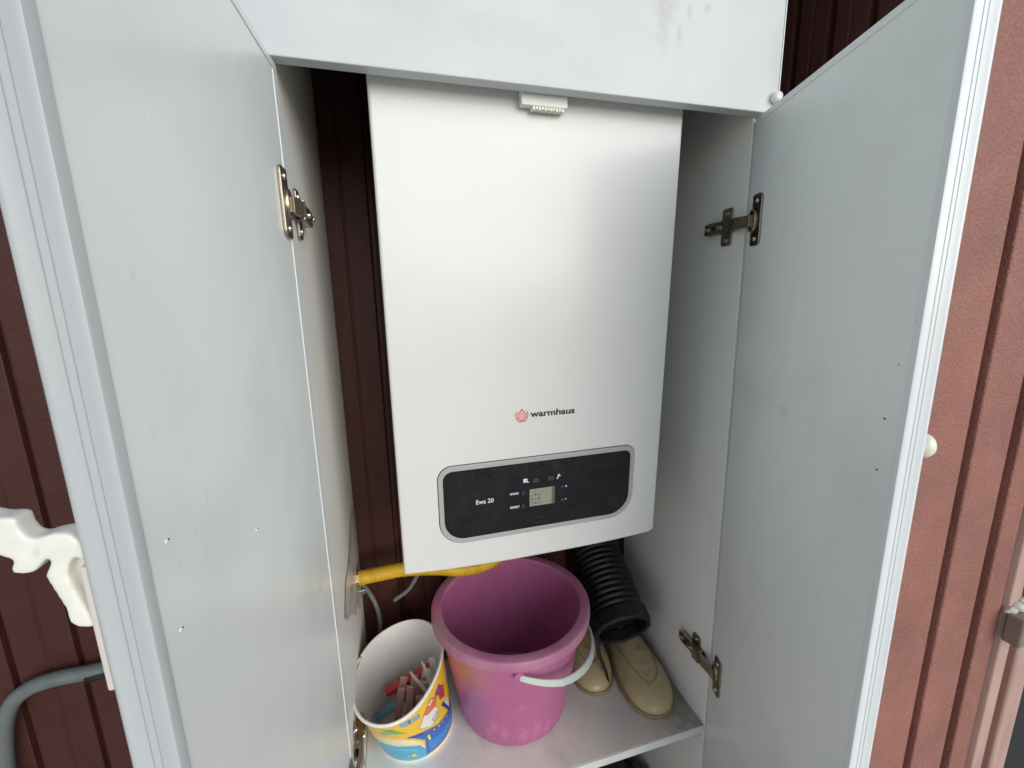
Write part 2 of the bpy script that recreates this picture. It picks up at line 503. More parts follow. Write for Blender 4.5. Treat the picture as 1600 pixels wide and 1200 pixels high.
# bronze square fitting on that wall
fx = thing('wall_fitting', (0.995, RY - 0.01, -0.80), 'square bronze-coloured metal fitting stuck to the brown wall at the right edge', 'fitting')
box('body', (0.971, 1.030), (RY - 0.031, RY - 0.0085), (-0.826, -0.774), MT['fitting'], fx, bevel=0.003, seg=3)
v, f = lathe([(0.0, 0), (0.006, 0), (0.0065, 0.003), (0.004, 0.005), (0.0, 0.005)], lambda a, b, h: (0.996 + a, RY - 0.0312 - h, -0.817 + b), 16)
mesh('bolt', v, f, MT['screw'], fx, smooth=True)
V, F = [], []
rnd = random.Random(3)
for (sx, sz, sr) in [(0.985, -0.772, 0.010), (0.998, -0.768, 0.013), (1.012, -0.764, 0.012), (1.02, -0.769, 0.012), (0.978, -0.774, 0.006), (1.006, -0.757, 0.008)]:
    bm = bmesh.new()
    bmesh.ops.create_icosphere(bm, subdivisions=3, radius=1)
    k = len(V)
    for q in bm.verts:
        w_ = 1 + 0.18 * rnd.uniform(-1, 1)
        V.append((sx + q.co.x * sr * w_, RY - 0.006 + q.co.y * sr * 0.8 * w_, sz + q.co.z * sr * 0.7 * w_))
    F += [tuple(t.index + k for t in q.verts) for q in bm.faces]
    bm.free()
mesh('sealant', V, F, MT['foam'], fx, smooth=True)

# ------------------------------------------------------------------ cabinet
XL, XR = -0.0887, 0.5091      # inner faces of the side panels
ZS = -1.0143                  # shelf top
cab = thing('utility_cabinet', (0.21, 0.15, -ZO), 'white outdoor cabinet with both lower doors open around a boiler', 'cabinet')
box('side_panel', (XL - 0.016, XL), (0.0, 0.298), (-ZO + 0.003, 0.62), MT['side'], cab)
box('side_panel', (XR, XR + 0.016), (0.0, 0.298), (-ZO + 0.003, 0.62), MT['side'], cab)
box('divider_panel', (XL + 0.0005, XR - 0.0005), (0.001, 0.012), (0.013, 0.06), MT['side'], cab)
box('top_panel', (XL - 0.016, XR + 0.016), (0.0, 0.298), (0.6205, 0.636), MT['side'], cab)
sh = box('shelf', (XL + 0.0008, XR - 0.0008), (0.0012, 0.285), (ZS - 0.016, ZS), MT['shelf'], cab)
v, f = prism([(XL + 0.0008, 0), (XR - 0.0008, 0), (XR - 0.0008, 1), (XL + 0.0008, 1)], lambda p, t: (p[0], t, ZS - 0.0158 + p[1] * 0.0154), -0.0004, 0.0008)
mesh('edge_band', v, f, MT['shelf_edge'], sh)
box('shelf_support', (XR - 0.010, XR - 0.001), (0.004, 0.012), (ZS - 0.024, ZS - 0.0163), MT['hinge'], sh, bevel=0.001)
# upper flap door
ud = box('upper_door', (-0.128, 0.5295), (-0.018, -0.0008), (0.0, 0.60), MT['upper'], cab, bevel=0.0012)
v, f = lathe([(0, 0), (0.0085, 0), (0.0092, 0.003), (0.0085, 0.007), (0.006, 0.0095), (0.0, 0.0105)],
             lambda a, b, h: (0.5235 + a * 0.8, -0.018 - h, 0.018 + b * 0.8), 24)
mesh('knob', v, f, MT['catch'], ud, smooth=True)
for i in range(3):
    box('edge_trim', (0.5297, 0.5312), (-0.0185, -0.0003), (0.002 + 0.2 * i, 0.2 + 0.2 * i - 0.001), MT['pvc'], ud, bevel=0.0004) if i == 0 else None
# magnetic catch
ca = box('magnetic_catch', (0.1755, 0.2345), (0.0035, 0.0145), (-0.0112, 0.0125), MT['catch'], cab, bevel=0.0008)
V, F = [], []
for i in range(11):
    x = 0.190 + i * 0.0037
    V, F = merge((V, F), (boxv((x, x + 0.0029), (0.0045, 0.0125), (-0.0152 + 0.0006 * (i % 2), -0.0113)), BOXF))
V, F = merge((V, F), (boxv((0.189, 0.2325), (0.0085, 0.0135), (-0.0142, -0.0113)), BOXF))
mesh('catch_teeth', V, F, MT['catch2'], ca)

# lower doors
class Door:
    def __init__(s, p0, ang, side, width):
        s.p = Vector((p0[0], p0[1], 0))
        s.d = Vector((sin(ang), -cos(ang), 0))
        s.n = Vector((-s.d.y, s.d.x, 0)) if side < 0 else Vector((s.d.y, -s.d.x, 0))   # points into the opening
        s.w = width
        s.side = side
    def at(s, w, n, z):
        return tuple(s.p + s.d * w + s.n * n + Vector((0, 0, z)))
DL = Door((-0.0868, -0.0048), radians(-3.15), -1, 0.3295)
DR = Door((XR, -0.0048), radians(-18.05), 1, 0.3030)
TH = 0.0175
ZD0, ZD1 = -1.56, -0.004
def dbox(D, name, w, n, z, m, parent, bevel=0.0008, seg=2):
    v = [D.at(a, b, c) for (a, b, c) in boxv(w, n, z)]
    return mesh(name, v, BOXF, m, parent, bevel=bevel, seg=seg)
for D in (DL, DR):
    d = dbox(D, 'door', (0.0005, D.w - 0.002), (-TH, 0), (ZD0, ZD1 - 0.001), MT['laminate'], cab)
    # ribbed PVC edging on the free edge
    e, t = D.w, TH + 0.0012
    gr = [(e - 0.006, 0.0008), (e - 0.001, 0.0010), (e + 0.0006, 0.0004), (e + 0.001, -0.0012), (e + 0.0006, -0.0034), (e + 0.0003, -0.0062), (e - 0.0003, -0.0064), (e - 0.0003, -0.0068), (e + 0.0003, -0.0070),
          (e + 0.0003, -0.0096), (e - 0.0003, -0.0098), (e - 0.0003, -0.0102), (e + 0.0003, -0.0104), (e + 0.0004, -0.0140), (e + 0.0010, -0.0158), (e + 0.0012, -0.0172), (e + 0.0004, -t + 0.0002), (e - 0.001, -t - 0.0004), (e - 0.006, -t - 0.0004)]
    v, f = prism(gr, lambda p, z: D.at(p[0], p[1], z), ZD0 + 0.001, ZD1)
    mesh('edge_trim', v, f, MT['pvc_shaded' if D is DL else 'pvc'], d, auto=40)
    dbox(D, 'top_trim', (0.001, D.w - 0.007), (-TH - 0.001, 0.0009), (ZD1 - 0.007, ZD1 + 0.0006), MT['pvc'], d, bevel=0.0005)
    if D is DL:
        dbox(D, 'hinge_edge_trim', (-0.0006, 0.014), (-TH + 0.001, 0.0007), (ZD0 + 0.001, ZD1 - 0.0075), MT['pvc'], d, bevel=0.0004)
    for (w_, z_) in ([(0.308, -0.349), (0.310, -0.396), (0.206, -0.40)] if D is DL else [(0.282, -0.349), (0.282, -0.397), (0.288, -0.300), (0.302 - 0.004, -0.262)]):
        r_ = 0.0009 if abs(z_) > 0.31 and not (D is DL and w_ < .3) else 0.0005
        v, f = lathe([(0, -0.0005), (r_, -0.0005), (r_ * 0.9, 0.0004), (r_ * 0.4, 0.0012), (0, 0.0013)], lambda a, b, h: D.at(w_ + a, h, z_ + b), 10)
        if D is DL:      # raised, painted-over dimple with a pin-prick of metal
            v, f = merge(lathe([(0, -0.0004), (0.0016, -0.0004), (0.0012, 0.0003), (0.0005, 0.0005), (0, 0.0006)], lambda a, b, h: D.at(w_ + a, h, z_ + b), 12), ([], []))
            mesh('dimple', v, f, MT['laminate'], d, smooth=True)
            v, f = lathe([(0, 0.0003), (0.00045, 0.0003), (0.0003, 0.0008), (0, 0.0009)], lambda a, b, h: D.at(w_ + a - 0.0008, h, z_ + b + 0.0005), 8)
        mesh('screw_tip', v, f, MT['dark_metal'], d, smooth=True)
    D.obj = d
# round knob on the outside of the right door
v, f = lathe([(0, 0), (0.006, 0), (0.0055, 0.008), (0.0105, 0.013), (0.0115, 0.017), (0.0100, 0.0205), (0.005, 0.0225), (0, 0.0228)],
             lambda a, b, h: DR.at(0.2835 + a, -TH - h, -0.373 + b), 28)
mesh('knob', v, f, MT['knob'], DR.obj, smooth=True)

# concealed hinges
def hinge(D, zc, sx):
    """D door, sx: +1 the side panel lies right of the opening"""
    xs = XR if sx > 0 else XL
    h = bpy.data.objects.new('hinge', None)
    COL.objects.link(h)
    h.empty_display_size = 0.02
    h.location = (xs, 0.03, zc + ZO)
    h.parent = cab
    h.matrix_parent_inverse = PINV[cab.name]
    PINV[h.name] = Matrix.Translation(h.location).inverted()
    # cup flange on the door
    v, f = prism(rrect(0.0165, 0.040, zc - 0.034, zc + 0.034, 0.003, 0.006, 0.006, 0.003, 4), lambda p, t: D.at(p[0], t, p[1]), 0.0003, 0.0030)
    mesh('cup_flange', v, f, MT['hinge'], h, bevel=0.0006)
    v, f = lathe([(0, 0.003), (0.0135, 0.003), (0.0128, 0.0048), (0.0, 0.0048)], lambda a, b, q: D.at(0.0195 + a * 0.75, q, zc + b * 1.15), 20)
    mesh('hinge_cup', v, f, MT['hinge'], h, auto=30)
    for dz in (-0.025, 0.025):
        v, f = lathe([(0, 0.003), (0.0036, 0.003), (0.0030, 0.0046), (0.0008, 0.0046), (0.0, 0.0036)], lambda a, b, q: D.at(0.0275 + a, q, zc + dz + b), 12)
        mesh('screw', v, f, MT['screw'], h, auto=30)
    # mounting plate (cross) and arm on the side panel
    X = lambda t: xs - sx * t
    cross = [(0.024, -0.027), (0.040, -0.027), (0.042, -0.024), (0.042, -0.0085), (0.066, -0.0085), (0.066, 0.0085), (0.042, 0.0085), (0.042, 0.024), (0.040, 0.027), (0.024, 0.027), (0.022, 0.024), (0.022, 0.0085), (0.008, 0.0085), (0.008, -0.0085), (0.022, -0.0085), (0.022, -0.024)]
    v, f = prism(cross, lambda p, t: (X(t), p[0], zc + p[1]), 0.0003, 0.0035)
    mesh('mounting_plate', v, f, MT['hinge'], h, bevel=0.0007)
    for dz in (-0.019, 0.019):
        v, f = lathe([(0, 0.0035), (0.0042, 0.0035), (0.0036, 0.0052), (0.001, 0.0052), (0.0, 0.0042)], lambda a, b, q: (X(q), 0.032 + a, zc + dz + b), 14)
        mesh('screw', v, f, MT['screw'], h, auto=30)
    # arm: a bent channel, from the plate to the cup
    k = D.at(0.0215, 0.0085, 0)
    k2 = D.at(0.0200, 0.0045, 0)
    arm = [(X(0.0105), 0.071), (X(0.0125), 0.060), (X(0.0130), 0.016), (X(0.0150), 0.004), (k[0], k[1]), (k2[0], k2[1])]
    hw = [0.0075, 0.008, 0.0083, 0.0082, 0.0080, 0.0078]
    V, F = [], []
    tk = 0.0030
    for i, (px_, py_) in enumerate(arm):
        a = Vector(arm[max(i - 1, 0)])
        b = Vector(arm[min(i + 1, len(arm) - 1)])
        t = (b - a).normalized()
        nn = Vector((-t.y, t.x))
        if nn.x * sx > 0:
            nn = -nn
        for (q, z) in ((0, -1), (1, -1), (1, 1), (0, 1)):
            V.append((px_ - nn.x * tk * (1 - q) * 2.2, py_ - nn.y * tk * (1 - q) * 2.2, zc + z * hw[i]))
    for i in range(len(arm) - 1):
        for j in range(4):
            F.append((4 * i + j, 4 * i + (j + 1) % 4, 4 * i + 4 + (j + 1) % 4, 4 * i + 4 + j))
    F += [(3, 2, 1, 0), tuple(range(4 * len(arm) - 4, 4 * len(arm)))]
    mesh('arm', V, F, MT['hinge'], h, bevel=0.0008)
    # side flanges of the arm's channel
    for dz in (-0.0083, 0.0083):
        box('arm_side', tuple(sorted((X(0.0036), X(0.0112)))), (0.012, 0.064), (zc + dz - 0.0008, zc + dz + 0.0008), MT['hinge'], h, bevel=0.0003)
    for (yy, rr, mm) in ((0.036, 0.0042, 'screw'), (0.049, 0.0034, 'dark_metal'), (0.062, 0.0036, 'screw')):
        v, f = lathe([(0, 0.0118), (rr, 0.0118), (rr * 0.9, 0.0146), (rr * 0.3, 0.0146), (0, 0.0136)], lambda a, b, q: (X(q), yy + a, zc + b), 14)
        mesh('screw', v, f, MT[mm], h, auto=30)
    # knuckle pin
    v, f = sweep([(X(0.0125), 0.002, zc - 0.0095), (X(0.0125), 0.002, zc + 0.0095)], 0.0026, 10)
    mesh('pin', v, f, MT['hinge'], h, auto=40)
for zc in (-0.139, -0.877):
    hinge(DL, zc, -1)
    hinge(DR, zc, 1)

# torn brown tape on the left side panel
rnd = random.Random(5)
pts = [(0.293, -0.63), (0.293, -0.83), (0.255, -0.80), (0.235, -0.815), (0.205, -0.775), (0.17, -0.775), (0.125, -0.735), (0.085, -0.715), (0.055, -0.69), (0.09, -0.66), (0.16, -0.655), (0.22, -0.625), (0.27, -0.615)]
V = [(XL + 0.0006 + rnd.uniform(0, 0.0008), y, z) for (y, z) in pts]
ctr = (XL + 0.0012, 0.20, -0.71)
mesh('torn_tape', V + [ctr], [(i, (i + 1) % len(V), len(V)) for i in range(len(V))], MT['torn'], cab)

# plastic hook on the outside of the left door
HY = -0.320
hp = dbox(DL, 'hook', (0.286, 0.3285), (-TH - 0.0048, -TH - 0.0016), (-0.408, -0.346), MT['plate'], cab, bevel=0.001)
hp['label'] = 'yellowed white plastic hook on a cream plate'
hk = [(-0.1569, -0.3182), (-0.1509, -0.321), (-0.1478, -0.3209), (-0.1448, -0.3217), (-0.1446, -0.3264), (-0.1429, -0.3307), (-0.1404, -0.332), (-0.137, -0.3308), (-0.1331, -0.3302), (-0.129, -0.3313), (-0.1263, -0.335), (-0.1248, -0.3402), (-0.1264, -0.3458), (-0.1287, -0.3417), (-0.1312, -0.3448), (-0.1327, -0.3495), (-0.1305, -0.3617), (-0.1279, -0.3727), (-0.1265, -0.3762), (-0.13, -0.3763), (-0.1334, -0.3756), (-0.1359, -0.3728), (-0.1366, -0.3699), (-0.1362, -0.3659), (-0.1405, -0.3489), (-0.1376, -0.3436), (-0.1368, -0.3384), (-0.1401, -0.3431), (-0.1437, -0.3469), (-0.15, -0.3462), (-0.1512, -0.3441), (-0.149, -0.3399), (-0.154, -0.3365), (-0.1598, -0.3323)]
hb = [(-0.1331, -0.3302), (-0.129, -0.3313), (-0.1263, -0.335), (-0.1246, -0.3402), (-0.1247, -0.3569), (-0.1262, -0.3763), (-0.1299, -0.3757), (-0.1332, -0.3742), (-0.1328, -0.3498), (-0.1306, -0.3404), (-0.1338, -0.3365)]
V, F = merge(prism(hk, lambda p, t: (p[0], t, p[1]), -0.3295, -0.319), prism(hb, lambda p, t: (p[0] + 0.0012, t, p[1]), -0.3225, -0.312))
o = mesh('hook_arm', V, F, MT['hook'], hp)
r = o.modifiers.new('fuse', 'REMESH')
r.mode = 'VOXEL'
r.voxel_size = 0.0009
r.use_smooth_shade = True
sm = o.modifiers.new('soft', 'SMOOTH')
sm.factor = 0.5
sm.iterations = 24

# ------------------------------------------------------------------ boiler
TILT = math.atan(0.0369)
bo = thing('wall_boiler', (0, 0.0404, -0.6272), 'white wall-hung gas boiler with a black control panel inside the cabinet', 'boiler', rot=(TILT, 0, 0), own=True)
BW, BH, BD = 0.41, 0.685, 0.245
def bl(p, t):
    return (p[0], t, p[1])
out = [(0.0, 0.0)] + [(x, -0.0078 * (1 - abs((x - 0.215) / 0.215) ** 2.6)) for x in [0.01 + 0.39 * i / 24 for i in range(25)]] + [(BW, 0.0012), (BW, BH), (0.0, BH)]
v, f = prism(out, bl, 0.0, 0.055)
mesh('front_cover', v, f, MT['boiler'], bo, local=True, bevel=0.0035, seg=4, auto=50)
box('casing', (0.002, BW - 0.002), (0.0555, BD), (0.012, BH - 0.004), MT['boiler_dark'], bo, True, bevel=0.003)
box('chassis_plate', (0.02, BW - 0.02), (0.060, BD - 0.01), (0.004, 0.0118), MT['boiler_dark'], bo, True, bevel=0.001)
# control panel
cp_out = rrect(0.0544, 0.3640, 0.0376, 0.1597, 0.020, 0.016, 0.040, 0.036, 10)
cp_in = rrect(0.0612, 0.3570, 0.0447, 0.1520, 0.014, 0.011, 0.034, 0.030, 10)
v, f = ring(cp_out, cp_in, bl, -0.0022, 0.002)
cp0 = rrect(0.0612, 0.3570, 0.0447, 0.1520, 0.014, 0.011, 0.034, 0.030, 10)
v2, f2 = prism(cp0, bl, -0.0010, 0.002)
cp = mesh('control_panel', v2, f2, MT['black_panel'], bo, local=True)
mesh('bezel', v, f, MT['bezel'], cp, local=True, bevel=0.0008)
gp = rrect(0.0534, 0.3650, 0.0366, 0.1607, 0.021, 0.017, 0.041, 0.037, 10)
v, f = ring(gp, cp_out, bl, -0.0002, 0.001)
mesh('shadow_gap', v, f, MT['ink_black'], cp, local=True)
v, f = prism(rrect(0.1545, 0.2648, 0.0748, 0.1301, .001, .001, .001, .001, 2), bl, -0.0014, 0.0)
mesh('display_window', v, f, MT['window'], cp, local=True)
v, f = prism(rrect(0.1893, 0.2296, 0.0802, 0.1082, .0004, .0004, .0004, .0004, 2), bl, -0.0018, -0.001)
mesh('screen', v, f, MT['lcd'], cp, local=True)
box('screen_shade', (0.2250, 0.2294), (-0.00205, -0.00185), (0.0806, 0.1078), MT['lcd_dark'], cp, True, bevel=0)
rnd = random.Random(11)
for i in range(9):   # faint segments on the display
    x0 = 0.1915 + (i % 3) * 0.0055 + rnd.uniform(-.001, .001)
    z0 = 0.0835 + (i // 3) * 0.0068
    box('screen_segment', (x0, x0 + 0.0032), (-0.0021, -0.0019), (z0, z0 + 0.0012 + 0.002 * (i % 2)), MT['lcd_dark'], cp, True, bevel=0)
def button(x, z, w, h):
    v, f = prism(rrect(x - w / 2, x + w / 2, z - h / 2, z + h / 2, *(min(w, h) * 0.3,) * 4, 4), bl, -0.0032, -0.0012)
    mesh('button', v, f, MT['button'], cp, local=True, bevel=0.0005)
button(0.1987, 0.1218, 0.0105, 0.0068)
button(0.2220, 0.1223, 0.0105, 0.0068)
button(0.2412, 0.1056, 0.0052, 0.0052)
button(0.2414, 0.0840, 0.0052, 0.0052)
button(0.1791, 0.1046, 0.0050, 0.0066)
button(0.1790, 0.0829, 0.0050, 0.0066)
v, f = ring(rrect(0.1964, 0.2202, 0.0516, 0.0602, *(0.0012,) * 4, 4), rrect(0.1970, 0.2196, 0.0522, 0.0596, *(0.0008,) * 4, 4), bl, -0.0016, -0.0008)
mesh('service_cap', v, f, MT['button'], cp, local=True)
dm = lathe([(0, 0.0), (0.0011, 0.0), (0.0008, 0.0006), (0.0, 0.0008)], lambda a, b, h: (a, -h, b), 8)
dme = None
spots = [(0.0871 + 0.0164 * i, 0.1471) for i in range(12)] + [(0.0869 + 0.0164 * i, 0.1369) for i in range(9)] + [(0.0701, 0.0708), (0.0778, 0.0703), (0.3478, 0.070)]
for (x, z) in spots:
    if dme is None:
        o = mesh('dimple', dm[0], dm[1], MT['dimple'], cp, local=True, smooth=True)
        dme = o.data
    else:
        o = bpy.data.objects.new('dimple', dme)
        COL.objects.link(o)
        o.parent = cp
    o.location = (x, -0.0010, z)
def text(body, size, x, z, y, m, parent, align='LEFT', thick=0.0001, width=None, bold=0.0):
    c = bpy.data.curves.new('lettering', 'FONT')
    c.body = body
    c.size = size
    c.align_x = align
    c.extrude = thick
    c.offset = bold
    c.resolution_u = 4
    t = bpy.data.objects.new('lettering_tmp', c)
    COL.objects.link(t)
    bpy.context.view_layer.update()
    me = bpy.data.meshes.new_from_object(t.evaluated_get(bpy.context.evaluated_depsgraph_get()))
    bpy.data.objects.remove(t, do_unlink=True)
    xs_ = [v.co.x for v in me.vertices]
    k = width / (max(xs_) - min(xs_)) if width else 1
    off = min(xs_) if width else 0
    for v in me.vertices:
        v.co = Vector((x + (v.co.x - off) * k, y - v.co.z, z + v.co.y))
    me.materials.clear()
    return link('lettering', me, m, parent, local=True)
text('warmhaus', 0.0128, 0.1908, 0.2212, -0.0003, MT['ink_black'], bo, width=0.0692, bold=0.00038)
text('Ewa 20', 0.0096, 0.1077, 0.0962, -0.0012, MT['ink_white'], cp, width=0.0262, bold=0.00008)
text('MODE', 0.0047, 0.1590, 0.1032, -0.0016, MT['ink_white'], cp, width=0.0130, bold=0.0001)
text('RESET', 0.0047, 0.1588, 0.0812, -0.0016, MT['ink_white'], cp, width=0.0148, bold=0.0001)
text('+', 0.0065, 0.2462, 0.1033, -0.0016, MT['ink_white'], cp, bold=0.0001)
box('minus_sign', (0.2462, 0.2496), (-0.0017, -0.0015), (0.0835, 0.0842), MT['ink_white'], cp, True, bevel=0)
# radiator and tap symbols
V, F = boxv((0.1795, 0.1868), (-0.00165, -0.0015), (0.1212, 0.1222)), BOXF
for i in range(4):
    V, F = merge((V, F), (boxv((0.1797 + i * 0.0016, 0.1808 + i * 0.0016), (-0.0017, -0.00152), (0.1205, 0.1265)), BOXF))
V, F = merge((V, F), (boxv((0.1796, 0.1858), (-0.00162, -0.00151), (0.1240, 0.1262)), BOXF), (boxv((0.1858, 0.1888), (-0.00163, -0.0015), (0.1198, 0.1207)), BOXF))
mesh('radiator_symbol', V, F, MT['ink_white'], cp, local=True)
def stroke(pts, w, y0, y1, wf=None):
    V, F = [], []
    n = len(pts)
    P = [Vector((p[0], p[1])) for p in pts]
    for i in range(n):
        t = (P[min(i + 1, n - 1)] - P[max(i - 1, 0)]).normalized()
        q = Vector((-t.y, t.x)) * w / 2 * (wf(i / (n - 1)) if wf else 1)
        for yy in (y0, y1):
            V += [(P[i].x + q.x, yy, P[i].y + q.y), (P[i].x - q.x, yy, P[i].y - q.y)]
    for i in range(n - 1):
        a = 4 * i
        F += [(a, a + 1, a + 5, a + 4), (a + 2, a + 6, a + 7, a + 3), (a, a + 4, a + 6, a + 2), (a + 1, a + 3, a + 7, a + 5)]
    F += [(0, 2, 3, 1), (4 * n - 4, 4 * n - 3, 4 * n - 1, 4 * n - 2)]
    return V, F
V, F = merge(stroke([(0.2335, 0.1195), (0.2342, 0.1218), (0.2352, 0.1250)], 0.0016, -0.0017, -0.0015),
             stroke([(0.2345, 0.1240), (0.2372, 0.1246), (0.2386, 0.1240)], 0.0016, -0.00172, -0.00152),
             stroke([(0.2345, 0.1262), (0.2372, 0.1268)], 0.0013, -0.0017, -0.0015))
mesh('tap_symbol', V, F, MT['ink_white'], cp, local=True)
# flame emblem
EC, ES = (0.1782, 0.2246), 0.0096
def em(pts, k=6):
    return [(EC[0] + p.x * ES, EC[1] + p.y * ES) for p in catmull([(a, b, 0) for a, b in pts], k)]
parts = []
for sx in (1, -1):
    parts.append(stroke(em([(0.0, 1.0), (sx * 0.22, 0.66), (sx * 0.48, 0.30), (sx * 0.55, -0.10), (sx * 0.36, -0.50), (0.0, -0.86)]), 0.0019, -0.0003, -0.0001 - 0.00002 * sx))
    parts.append(stroke(em([(sx * 0.76, 0.58), (sx * 0.90, 0.25), (sx * 0.90, -0.15), (sx * 0.70, -0.60), (sx * 0.42, -0.92), (sx * 0.16, -0.95), (0, -0.80)]), 0.0019, -0.00032, -0.00012 - 0.00002 * sx))
    parts.append(stroke(em([(0.0, 0.40), (sx * 0.16, 0.12), (sx * 0.20, -0.14), (sx * 0.07, -0.36), (0, -0.40)]), 0.0011, -0.00034, -0.00014 - 0.00002 * sx))
V, F = merge(*parts)
mesh('flame_emblem', V, F, MT['ink_orange'], bo, local=True)
# pieces under the boiler
v, f = lathe([(0, 0), (0.007, 0), (0.011, 0.006), (0.013, 0.03), (0.013, 0.075), (0, 0.075)], lambda a, b, h: (0.318 + a, 0.225 + b, -0.068 - 0.012 + h), 20)
mesh('drain_cap', v, f, MT['catch'], bo, local=True, auto=40)
for (x, r_) in ((0.10, 0.008), (0.16, 0.008), (0.27, 0.008)):
    v, f = lathe([(0, -0.16), (r_, -0.16), (r_, 0.0), (r_ * 1.6, 0.0), (r_ * 1.6, 0.004), (0, 0.004)], lambda a, b, h: (x + a, 0.215 + b, h), 14)
    mesh('pipe', v, f, MT['dark_metal'], bo, local=True, auto=40) if x == 0.27 else None

# ------------------------------------------------------------------ yellow gas hose, cables
yp = catmull([(-0.087, 0.222, -0.738), (-0.038, 0.22, -0.735), (-0.001, 0.22, -0.735), (0.056, 0.22, -0.744), (0.105, 0.22, -0.757), (0.15, 0.22, -0.756), (0.185, 0.22, -0.740), (0.20, 0.22, -0.712), (0.205, 0.22, -0.66), (0.205, 0.22, -0.62)], 40)
L = 0
res = [yp[0]]
for a, b in zip(yp[:-1], yp[1:]):
    n_ = max(1, int((b - a).length / 0.0007))
    for i in range(1, n_ + 1):
        res.append(a.lerp(b, i / n_))
v, f = sweep(res, lambda i, s: 0.0128 + 0.0008 * sin(s / 0.0042 * 2 * pi), 16)
yh = thing('gas_hose', (0.0, 0.22, -0.74), 'yellow corrugated gas hose running under the boiler', 'hose')
mesh('hose_body', v, f, MT['yellow'], yh, smooth=True)
v, f = lathe([(0, 0), (0.0145, 0), (0.0145, 0.006), (0.0, 0.006)], lambda a, b, h: (XL + 0.0006 + h, 0.222 + a, -0.738 + b), 6)
mesh('hose_nut', v, f, MT['hinge'], yh, bevel=0.0008)
c1 = thing('grey_cable', (0.0, 0.27, -0.80), 'short grey cable bending down beneath the left corner of the boiler', 'cable')
v, f = sweep(catmull([(0.036, 0.262, -0.66), (0.036, 0.265, -0.73), (0.032, 0.268, -0.765), (0.019, 0.27, -0.792), (0.003, 0.27, -0.815), (-0.020, 0.27, -0.829), (-0.026, 0.272, -0.834)], 8), 0.0042, 12)
mesh('sheath', v, f, MT['cable'], c1, smooth=True)
v, f = sweep(catmull([(-0.025, 0.272, -0.833), (-0.016, 0.278, -0.842), (-0.004, 0.283, -0.862), (0.007, 0.285, -0.889), (0.015, 0.285, -0.94), (0.018, 0.285, ZS + 0.003)], 8), 0.0017, 8)
mesh('wire', v, f, MT['tape'], c1, smooth=True)
c2 = thing('grey_cable', (-0.07, 0.28, -0.85), 'thin grey cable hanging behind the small tub, clipped to the left panel', 'cable')
v, f = sweep(catmull([(-0.086, 0.284, -0.765), (-0.084, 0.283, -0.792), (-0.075, 0.282, -0.81), (-0.064, 0.28, -0.837), (-0.058, 0.28, -0.873), (-0.060, 0.28, -0.92), (-0.065, 0.28, -0.97), (-0.068, 0.278, ZS + 0.005)], 8), 0.0045, 12)
mesh('sheath', v, f, MT['cable'], c2, smooth=True)
box('clip', (XL + 0.0004, XL + 0.010), (0.268, 0.290), (-0.806, -0.796), MT['screw'], c2, bevel=0.001)

# grey conduit on the wall at the left
pp = [(-0.30, 0.285, -0.842), (-0.459, 0.285, -0.858), (-0.517, 0.285, -0.865), (-0.553, 0.285, -0.867), (-0.594, 0.285, -0.867), (-0.630, 0.285, -0.874), (-0.657, 0.285, -0.894), (-0.674, 0.285, -0.926), (-0.686, 0.285, -0.975), (-0.695, 0.285, -1.06), (-0.70, 0.285, -1.30), (-0.70, 0.285, -ZO + 0.002)]
cd = thing('conduit_pipe', (-0.70, 0.285, -ZO), 'bent grey pipe running along the brown wall behind the left door', 'pipe')
v, f = sweep(catmull(pp, 8), 0.0125, 16)
mesh('tube', v, f, MT['conduit'], cd, smooth=True)
v, f = sweep([(-0.548, 0.2835, -0.8715), (-0.52, 0.283, -0.870), (-0.47, 0.283, -0.8645)], 0.0118, 16)
mesh('tape_wrap', v, f, MT['tape'], cd, smooth=True)

# ------------------------------------------------------------------ pink bucket
BX, BY, BR, BT, BHt = 0.187, 0.155, 0.103, 0.1475, 0.2212
bk = thing('bucket', (BX, BY, ZS), 'pink plastic bucket with a pale bail handle on the shelf', 'bucket')
def bucket_stain(n, l, src, cur):
    q = lambda az, h, r: (r * cos(az), r * sin(az), h)
    cur = blotch(n, l, src, cur, q(radians(-142), 0.165, 0.128), 0.028, 0.022, (0.50, 0.19, 0.07), 0.65, 60, 0.022, (1, 1, .7))
    cur = blotch(n, l, src, cur, q(radians(-142), 0.090, 0.117), 0.034, 0.026, (0.22, 0.09, 0.30), 0.5, 70, 0.022, (1, 1, .8))
    for (az, h, r, a) in [(-95, 0.035, 0.012, .4), (-82, 0.045, 0.010, .4), (-70, 0.03, 0.010, .45), (-112, 0.04, 0.010, .35), (-45, 0.05, 0.010, .4), (-122, 0.055, 0.008, .35), (-60, 0.028, .006, .4), (-128, .03, .01, .3)]:
        cur = blotch(n, l, src, cur, q(radians(az), h, 0.112), r, r * 0.35, (0.68, 0.33, 0.50), a * 0.6, 130, r * 0.85, (1.3, 1.3, .6))
    return cur
bmat = mat('pink_bucket_plastic', (0.44, 0.125, 0.265), 0.38, var=0.10, vscale=9, bump=0.03, bscale=90,
           specks=[((0.58, 0.28, 0.42), 35, 0.60, 0.74, 0.22)], extra=bucket_stain)
rmat = mat('dusty_pink_rim', (0.42, 0.135, 0.26), 0.5, var=0.14, vscale=16, specks=[((0.40, 0.23, 0.25), 14, 0.40, 0.62, 0.75)])
MT['bucket'] = bmat
N = 72
